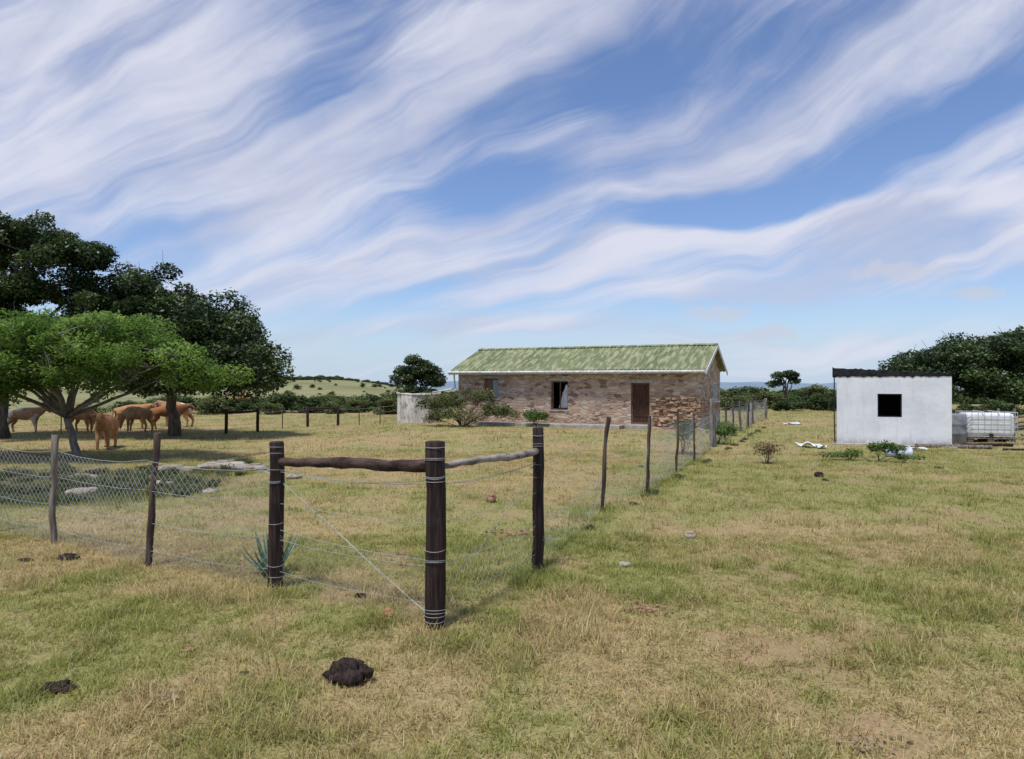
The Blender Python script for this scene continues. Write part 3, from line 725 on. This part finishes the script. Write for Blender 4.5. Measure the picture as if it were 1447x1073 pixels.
# ------------------------------------------------------------------ caged water tank
I=empty('caged_water_tank',(14.05,21.0,gz(14.05,21.0)),R(-18))
m_plas,nt,b=newmat('milky_plastic',.4,.4)
n1=noise(nt,mapping(nt,objc(nt),scale=(1,1,2)),2,4,.6).outputs[0]; setc(nt,b,mix(nt,maprange(nt,n1,.4,.6),(.66,.68,.66),(.80,.82,.82)))
m_steel=simple('cage_steel',(.40,.41,.42),(.58,.58,.58),10,.5,metal=.3)
acc=Acc(); box(acc,-.62,.62,-.48,.48,.14,.84); make('bottle',acc,m_plas,I,bevel=.12)
acc=Acc(); tube(acc,[(0,0,.83),(0,0,.88)],.09,16); tube(acc,[(0,-.47,.2),(0,-.54,.2)],.05,10); make('cap_and_valve',acc,m_black,I)
acc=Acc()
for z in (.16,.3,.44,.58,.72,.86):
    tube(acc,[(-.65,-.51,z),(.65,-.51,z),(.65,.51,z),(-.65,.51,z),(-.65,-.51,z)],.008,5)
for k in range(9):
    x=-.65+1.3*k/8
    for y in (-.51,.51): tube(acc,[(x,y,.1),(x,y,.87)],.008,5)
for k in range(1,6):
    y=-.51+1.02*k/6
    for x in (-.65,.65): tube(acc,[(x,y,.1),(x,y,.87)],.008,5)
tube(acc,[(-.2,-.51,.88),(-.2,.51,.88)],.014,5); tube(acc,[(.2,-.51,.88),(.2,.51,.88)],.014,5)
make('cage',acc,m_steel,I)
acc=Acc(); 
for x in (-.6,-.08,.44): box(acc,x,x+.16,-.5,.5,0,.09)
box(acc,-.65,.65,-.52,.52,.093,.12); make('pallet',acc,m_grey,I)
Dm=empty('plastic_drum',(12.95,20.7,gz(12.95,20.7)))
acc=Acc(); prof=[(.0,.27),(.03,.29),(.25,.29),(.27,.305),(.30,.29),(.52,.29),(.55,.305),(.58,.29),(.80,.29),(.84,.26),(.85,.1)]
tube(acc,[(0,0,z) for z,_ in prof],[q for _,q in prof],20); make('drum_body',acc,simple('grey_plastic',(.14,.15,.16),(.25,.26,.28),4,.5),Dm,smooth=True)
def groundpole(name,x0,y0,x1,y1,r_,m,seed):
    return pole(name,(x0,y0,gz(x0,y0)+r_*.8),(x1,y1,gz(x1,y1)+r_*.8),r_,r_*.9,m,None,.006,seed=seed)
groundpole('fallen_pole',10.7,18.75,12.6,18.6,.06,m_grey,1)
groundpole('fallen_pole',12.1,19.3,15.2,19.9,.045,m_grey,2)
groundpole('black_pipe',12.6,18.2,16,17.6,.03,m_black,3)
groundpole('fallen_pole',11.6,19.0,13.6,19.25,.05,m_post,4)
acc=Acc(); rr=np.random.default_rng(8)
for k in range(10):
    x,y=15.3+1.2*rr.random(),21.5+1.0*rr.random(); z=gz(x,y)+.1+.6*rr.random(); a_=rr.normal()*.3; l=.6+.7*rr.random()
    tube(acc,[(x-l/2,y-a_,z-.1*rr.random()),(x+l/2,y+a_,z+.25*rr.random())],.03+.02*rr.random(),4)
for k in range(4):
    x=15.0+k*.5; tube(acc,[(x,21.9,-.05),(x+.05,21.9,.95)],.04,6)
make('timber_scrap_pile',acc,m_grey)
def sheet_obj(name,x,y,w_,d_,rz,m,seed,h=.06):
    rr=np.random.default_rng(seed); acc=Acc(); n=10; ph=rr.random(4)*6
    for i_ in range(n+1):
        for j in range(n+1):
            u,v_=i_/n-.5,j/n-.5
            acc.v.append((u*w_*(1+.1*math.sin(v_*7+ph[0])),v_*d_*(1+.12*math.sin(u*6+ph[1])),.03+h*(.5+.5*math.sin(u*5+ph[2])*math.cos(v_*6+ph[3]))))
    for i_ in range(n):
        for j in range(n): q=i_*(n+1)+j; acc.f.append((q,q+1,q+n+2,q+n+1))
    return make(name,acc,m,loc=(x,y,gz(x,y)),rot=(0,0,rz))
m_sheet=simple('white_scrap_sheet',(.50,.53,.57),(.70,.72,.74),5,.6)
sheet_obj('scrap_sheet',8.05,19.3,.4,.5,.4,m_sheet,1,.12); sheet_obj('scrap_sheet',8.25,18.9,.3,.25,1.4,m_sheet,2,.09)
sheet_obj('scrap_sheet',11.9,30,.7,.5,.2,m_sheet,3,.08); sheet_obj('scrap_sheet',10.3,18.1,.5,.35,.1,m_sheet,4,.06)
Bk=empty('plastic_bucket',(9.15,16.75,gz(9.15,16.75)+.1),R(-12))
acc=Acc(); tube(acc,[(-.3,0,0),(-.28,0,0),(-.05,0,0),(.22,0,0),(.23,0,0),(.27,0,0)],[.085,.10,.105,.115,.125,.125],20); make('bucket_body',acc,simple('pale_blue_plastic',(.45,.5,.64),(.6,.64,.74),5,.4),Bk,smooth=True)
acc=Acc(); tube(acc,[(.24+.12*math.sin(t),.12*math.cos(t),-.06) for t in np.linspace(0,3.14,12)],.005,5); make('handle',acc,m_steel,Bk)

# ------------------------------------------------------------------ rocks, dung
m_rock=simple('grey_rock',(.24,.20,.16),(.44,.38,.32),4,.95,bs=.7,bd=.02,world=True)
m_dung=simple('cow_dung',(.012,.008,.007),(.055,.036,.028),24,.9,bs=1,bd=.02)
m_dry=simple('dry_dung',(.20,.14,.08),(.34,.25,.15),25,.95,bs=.8,bd=.01)
m_clod=simple('red_soil_clods',(.26,.14,.085),(.38,.23,.14),20,.95,bs=.6,world=True)
m_orange=simple('orange_stone',(.34,.17,.08),(.46,.25,.13),9,.9)
def lump(name,x,y,w_,d_,h,m,seed,parts=7,e=.5,am=1.0):
    rr=np.random.default_rng(seed); acc=Acc()
    stone(acc,(0,0,h*.25),(w_*.5,d_*.5,h*.45),rr,e,am)
    for _ in range(parts):
        a_=rr.random()*6.28; q=rr.random()**.5*.8; s=.13+.16*rr.random()
        stone(acc,(w_*.5*q*math.cos(a_),d_*.5*q*math.sin(a_),h*(.72-.6*q)),(w_*s,d_*s,h*s*1.4),rr,e,am*1.3)
    return make(name,acc,m,loc=(x,y,gz(x,y)),smooth=True)
D=dict(e=.95,am=1.5)
lump('dung_pile',-.93,4.06,.25,.22,.14,m_dung,1,34,**D); lump('dung_pile',-2.53,3.96,.18,.14,.05,m_dung,2,16,**D)
lump('dung_pile',-4.7,6.85,.13,.10,.04,m_dung,4,**D); lump('dung_pile',-4.33,6.92,.24,.16,.06,m_dung,5,14,**D); lump('dung_pile',-2.05,4.5,.09,.07,.035,m_clod,3,8,**D)
lump('dung_pile',-1.55,4.1,.05,.05,.025,m_dung,6,**D); lump('dung_pile',5.6,12.9,.22,.2,.12,m_dung,8,**D); lump('dung_pile',-1.2,5.6,.10,.08,.04,m_dung,9,**D); lump('dung_pile',-.30,10.1,.16,.14,.18,m_clod,10,**D)
lump('orange_stone',-.885,5.1,.10,.08,.08,m_orange,12,1)
lump('rock',1.95,7.76,.15,.11,.07,m_rock,13,2); lump('rock',1.06,6.67,.13,.11,.06,m_rock,14,2)
for k,(x,y,w_,d_,h) in enumerate(((-6.3,15.3,1.1,.7,.22),(-5.5,14.8,.8,.6,.2),(-7.1,15.0,.9,.5,.2),(-7.9,13.0,.6,.45,.25),(-9.3,12.4,.5,.4,.3),(-5.0,11.7,.3,.25,.12),(-4.1,13.3,.3,.3,.1),(-6.6,13.4,.5,.4,.16),(-8.6,14.2,.7,.4,.2))):
    lump('rock',x,y,w_,d_,h,m_rock,50+k,3)
def crumbs(name,x,y,rad,n,m,seed,s=.018):
    rr=np.random.default_rng(seed); acc=Acc()
    for _ in range(n):
        a_=rr.random()*6.28; q=rad*abs(rr.normal())*.75; xx,yy=q*math.cos(a_),.75*q*math.sin(a_); k=s*(.3+rr.random())
        stone(acc,(xx,yy,gz(x+xx,y+yy)-gz(x,y)+k*.4+.012),(k*1.4,k*1.2,k*.7),rr,.9,1.6)
    return make(name,acc,m,loc=(x,y,gz(x,y)))
crumbs('soil_clods',.08,5.12,.22,90,m_clod,1,.013); crumbs('soil_clods',1.03,5.36,.16,70,m_clod,2,.013); crumbs('soil_clods',-.02,8.0,.3,60,m_clod,3,.02)
crumbs('dry_dung',-1.84,3.8,.13,60,m_dry,4,.012); crumbs('dry_dung',1.71,3.36,.13,60,m_dry,5,.011)
rr=np.random.default_rng(77); acc=Acc()
for _ in range(25):
    y=4+22*rr.random()**1.3; x=y*(-.75+1.5*rr.random()); s=.008+.015*rr.random()**3
    stone(acc,(x,y,gz(x,y)+s*.4),(s*1.3,s,s*.7),rr)
make('pebbles',acc,m_rock)
groundpole('dead_branch',-9.9,13.9,-8.4,13.2,.03,m_drop,9)
Al=empty('aloe_plant',(-2.14,6.3,gz(-2.14,6.3)))
m_aloe=simple('aloe_leaf',(.09,.16,.10),(.20,.30,.18),5,.5,(1,1,.4)); rr=np.random.default_rng(4); acc=Acc()
for k in range(20):
    a_=k*2.4+rr.normal()*.15; el=R(78-2.6*k+rr.normal()*4); L=.34+.10*rr.random()
    pts=[]; rad=[]
    for t in np.linspace(0,1,8):
        e2=el-.35*t+.5*t*t; rxy=.02+L*t*math.cos(el)*(1-.15*t); z=.02+L*t*math.sin(e2)
        pts.append((rxy*math.cos(a_),rxy*math.sin(a_),z)); rad.append(.036*(1-t**1.5)*(.8+.4*(t<.4))+.0008)
    tube(acc,pts,rad,6,flat=.4)
make('leaves',acc,m_aloe,Al,smooth=True)

# ------------------------------------------------------------------ cattle
def cow_mesh(name,pose):
    sk=[(-.66,0,1.06,.24,.28),(-.32,0,1.02,.29,.35),(.06,0,.98,.33,.39),(.40,0,1.0,.28,.38),(.62,0,1.08,.20,.31)]
    if pose==0: sk+=[(.86,0,1.20,.14,.21),(1.02,0,1.30,.12,.145),(1.16,0,1.18,.10,.115),(1.27,0,1.06,.08,.085)]
    elif pose==1: sk+=[(.86,0,.90,.14,.21),(1.00,0,.62,.12,.145),(1.07,0,.40,.10,.115),(1.12,0,.20,.08,.085)]
    else: sk+=[(.82,.12,1.18,.14,.21),(.94,.26,1.28,.12,.145),(1.00,.40,1.16,.10,.115),(1.03,.51,1.05,.08,.085)]
    V=[s[:3] for s in sk]; RR=[s[3:] for s in sk]; E=[(k,k+1) for k in range(len(sk)-1)]
    def chain(start,pts):
        prev=start
        for q in pts:
            V.append(q[:3]); RR.append((q[3],q[3])); E.append((prev,len(V)-1)); prev=len(V)-1
    for s,st in ((1,.0),(-1,.12)):
        chain(0,[(-.62,.16*s,.84,.19),(-.52-st*.5,.18*s,.66,.135),(-.72-st,.17*s,.40,.068),(-.67-st,.17*s,.13,.052),(-.63-st,.17*s,.02,.065)])
        chain(3,[(.46,.16*s,.78,.145),(.42+st*.4,.17*s,.60,.10),(.45+st,.16*s,.34,.064),(.45+st,.16*s,.12,.05),(.48+st,.16*s,.02,.06)])
    chain(0,[(-.92,0,1.08,.042),(-.98,0,.80,.026),(-.97,.02,.55,.024),(-.96,.02,.40,.05)])
    me=bpy.data.meshes.new(name+'_sk'); me.from_pydata(V,E,[])
    o=bpy.data.objects.new(name+'_sk',me); scene.collection.objects.link(o)
    md=o.modifiers.new('s','SKIN'); md.use_smooth_shade=True
    for k,q in enumerate(RR):
        me.skin_vertices[0].data[k].radius=(q[0],q[1]); me.skin_vertices[0].data[k].use_root=(k==0)
    o.modifiers.new('u','SUBSURF').levels=1; o.modifiers['u'].render_levels=1
    bpy.context.view_layer.update(); dg=bpy.context.evaluated_depsgraph_get()
    m2=bpy.data.meshes.new_from_object(o.evaluated_get(dg)); bpy.data.objects.remove(o)
    return m2,sk
def hide(name,c1,c2,patch_lo):
    m,nt,b=newmat(name,.8,.2); oc=objc(nt)
    n1=noise(nt,oc,1.5,3,.5,.6).outputs[0]; sx=nd(nt,'ShaderNodeSeparateXYZ',{'Vector':oc})
    n2=noise(nt,oc,4,4,.6).outputs[0]
    rnd=nd(nt,'ShaderNodeObjectInfo').outputs['Random']
    c=mix(nt,rnd,c1,c2); c=mix(nt,maprange(nt,n2,.4,.65,0,.5),c,(.20,.085,.04))
    c=mix(nt,maprange(nt,n1,patch_lo,patch_lo+.03),c,(.62,.55,.47))
    c=mix(nt,maprange(nt,sx.outputs[2],.09,.05),c,(.04,.03,.025)); setc(nt,b,c); return m
h1=hide('brown_hide',(.36,.155,.06),(.52,.29,.14),.66); h2=hide('patched_hide',(.44,.23,.12),(.52,.31,.18),.53)
m_horn=simple('horn',(.35,.3,.24),(.55,.5,.42),6,.5)
cm=[cow_mesh('cow%d'%k,k) for k in range(3)]
def cow(x,y,rz,s,pose,m):
    e=empty('brown_cow',(x,y,gz(x,y)),R(rz)); e.scale=(s,s,s)
    me=cm[pose][0].copy(); me.materials.clear(); me.materials.append(m)
    o=bpy.data.objects.new('body',me); scene.collection.objects.link(o); o.parent=e
    sk=cm[pose][1]; poll=Vector(sk[6][:3]); nxt=Vector(sk[7][:3]); fwd=(nxt-poll).normalized(); side=fwd.cross(Vector((0,0,1)))
    side=side.normalized(); up=side.cross(fwd).normalized()
    a1=Acc(); a2=Acc(); a3=Acc()
    for sg in (1,-1):
        q=poll+side*.10*sg
        tube(a1,[q-fwd*.02,q+side*.08*sg-fwd*.03,q+side*.17*sg-up*.02-fwd*.03,q+side*.23*sg-up*.05],[.025,.06,.055,.008],8,flat=.35)
        tube(a2,[q+up*.08-side*.03*sg,q+up*.14+side*.04*sg,q+up*.2+side*.05*sg+fwd*.02],[.024,.018,.004],7)
        tube(a3,[nxt-fwd*.05+side*.085*sg+up*.04,nxt-fwd*.05+side*.105*sg+up*.04],[.018,.012],8)
        t=Vector(sk[8][:3])+fwd*.065; tube(a3,[t+side*.035*sg,t+side*.035*sg+fwd*.02],[.016,.012],6)
    make('ears',a1,m,e,smooth=True); make('horns',a2,m_horn,e,smooth=True); make('eyes_and_nostrils',a3,m_black,e)
cow(-13.3,23.2,-72,.88,0,h1)
cow(-16.3,30.8,165,.82,1,h1)
cow(-15.8,32.6,20,.85,0,h1)
cow(-17.6,32.8,10,.85,0,h1)
cow(-16.4,34.6,175,.92,0,h2)
cow(-18.8,31.0,-20,.8,1,h1)
cow(-20.9,30.4,10,.8,0,h2)
cow(-20.2,32.8,190,.82,2,h1)
cow(-22.3,58,0,.95,1,h1)

# ------------------------------------------------------------------ world
SUN_EL,SUN_AZ=R(70),R(212)
w=bpy.data.worlds.new('World'); scene.world=w; w.use_nodes=True; nt=w.node_tree; nt.nodes.clear()
sky=nd(nt,'ShaderNodeTexSky'); sky.sky_type='NISHITA'; sky.sun_disc=False; sky.sun_elevation=SUN_EL; sky.sun_rotation=SUN_AZ
sky.air_density=1.0; sky.dust_density=.3; sky.ozone_density=3.0
g=nt.nodes.new('ShaderNodeTexCoord').outputs['Generated']
s=nd(nt,'ShaderNodeSeparateXYZ',{'Vector':g}); x,y,z=s.outputs
ya=mth(nt,'MAXIMUM',mth(nt,'ABSOLUTE',y),.1); u=mth(nt,'DIVIDE',x,ya); v=mth(nt,'DIVIDE',mth(nt,'MAXIMUM',z,0),ya)
uv=nd(nt,'ShaderNodeCombineXYZ',{0:u,1:v}).outputs[0]
n_=noise2(nt,uv,2.0,3,.55).outputs[1]
q=nd(nt,'ShaderNodeVectorMath',{0:n_,1:(.5,.5,.5)},operation='SUBTRACT').outputs[0]
uvw=nd(nt,'ShaderNodeVectorMath',{0:q,1:(.15,.15,0),2:uv},operation='MULTIPLY_ADD').outputs[0]
sw_=nd(nt,'ShaderNodeSeparateXYZ',{'Vector':uvw}); wu=sw_.outputs[0]
lv=mth(nt,'LOGARITHM',mth(nt,'ADD',mth(nt,'MAXIMUM',sw_.outputs[1],0),.10),math.e)
Bc=mth(nt,'SUBTRACT',lv,mth(nt,'MULTIPLY',wu,1.1))
q1=nd(nt,'ShaderNodeCombineXYZ',{0:mth(nt,'MULTIPLY',wu,1.3),1:mth(nt,'MULTIPLY',Bc,2.6)}).outputs[0]
st1=noise2(nt,q1,1.35,4,.5,.4).outputs[0]
q2=nd(nt,'ShaderNodeCombineXYZ',{0:mth(nt,'MULTIPLY',wu,3.0),1:mth(nt,'MULTIPLY',Bc,8.5)}).outputs[0]
st2=noise2(nt,q2,1.0,6,.62,.6).outputs[0]
st3=noise2(nt,uvw,5.0,6,.60).outputs[0]
bands=[(150,110,330,150,-6,.48),(190,250,300,55,12,.42),(540,200,370,60,33,.52),(640,40,380,45,12,.33),(850,225,230,60,15,.42),(1140,150,430,42,31,.52),
 (1130,312,480,20,9,.75),(1370,340,320,62,5,.58),(430,395,330,24,8,.5),(560,350,280,20,12,.5),(790,400,130,17,14,.55),(1030,408,190,24,4,.55),
 (620,468,430,16,0,.55),(1400,80,250,90,20,.22),(1220,482,400,14,0,.3),
 (705,262,80,34,12,-.8),(1010,288,180,24,9,-.7),(1270,200,240,44,22,-.6),(475,110,60,120,-30,-.4),(880,115,100,45,25,-.35)]
tot=0.31
for cx,cy,rx,ry,an,sg in bands:
    mp=mapping(nt,uvw,loc=((cx-723.5)/1000,(543-cy)/1000,0),rot=(0,0,R(an)),scale=(rx/1000,ry/1000,1),typ='TEXTURE')
    ln=nd(nt,'ShaderNodeVectorMath',{0:mp},operation='LENGTH').outputs['Value']
    tot=mth(nt,'ADD',tot,maprange(nt,ln,1.7,0,0,sg))
tot=mth(nt,'MINIMUM',tot,.80)
tot=mth(nt,'SUBTRACT',tot,maprange(nt,v,.28,.10,0,.14))
d=mth(nt,'MULTIPLY_ADD',mth(nt,'SUBTRACT',st1,.5),1.25,tot)
d=mth(nt,'MULTIPLY_ADD',mth(nt,'SUBTRACT',st2,.5),.85,d)
d=mth(nt,'MULTIPLY_ADD',mth(nt,'SUBTRACT',st3,.5),.60,d)
d=maprange(nt,d,-.05,1.10)
d=mth(nt,'MULTIPLY',d,maprange(nt,z,-.01,.01))
puf=None
for cx,cy,rx,ry in ((1275,384,75,15),(1090,470,45,12),(1010,445,50,12),(1380,415,45,10)):
    mp=mapping(nt,uv,loc=((cx-723.5)/1000,(543-cy)/1000,0),scale=(rx/1000,ry/1000,1),typ='TEXTURE')
    ln=nd(nt,'ShaderNodeVectorMath',{0:mp},operation='LENGTH').outputs['Value']
    puf=ln if puf is None else mth(nt,'MINIMUM',puf,ln)
pn=noise2(nt,uv,34,3,.6).outputs[0]
puf=maprange(nt,mth(nt,'ADD',puf,mth(nt,'MULTIPLY',mth(nt,'SUBTRACT',pn,.5),2.2)),1.15,.35,0,.6)
tint=mix(nt,1.0,sky.outputs[0],(1.15,1.2,1.40),'MULTIPLY')
haze=maprange(nt,z,.14,-.01,0,.85)
tint=mix(nt,haze,tint,(4.9,6.3,8.0))
cc=mix(nt,maprange(nt,st1,.35,.66),(5.4,5.7,7.2),(7.2,7.4,8.6))
col=mix(nt,mth(nt,'MULTIPLY',d,.97),tint,cc)
col=mix(nt,puf,col,(6.0,6.2,7.1))
bg=nd(nt,'ShaderNodeBackground',{'Color':col,'Strength':.1})
out=nd(nt,'ShaderNodeOutputWorld',{'Surface':bg.outputs[0]})
w.cycles.sampling_method='NONE'

L=bpy.data.lights.new('sun','SUN'); L.energy=3.5; L.angle=R(9); L.color=(1,.97,.92)
so=bpy.data.objects.new('sun',L); scene.collection.objects.link(so)
dirv=Vector((math.sin(SUN_AZ)*math.cos(SUN_EL),math.cos(SUN_AZ)*math.cos(SUN_EL),math.sin(SUN_EL)))
so.rotation_euler=dirv.to_track_quat('Z','Y').to_euler()

cam=bpy.data.cameras.new('camera'); co=bpy.data.objects.new('camera',cam); scene.collection.objects.link(co)
cam.sensor_width=36; cam.lens=1000/1447*36; cam.clip_end=8000; cam.clip_start=.05
co.location=(0,0,1.7); co.rotation_euler=(R(90.37),0,0)
scene.camera=co
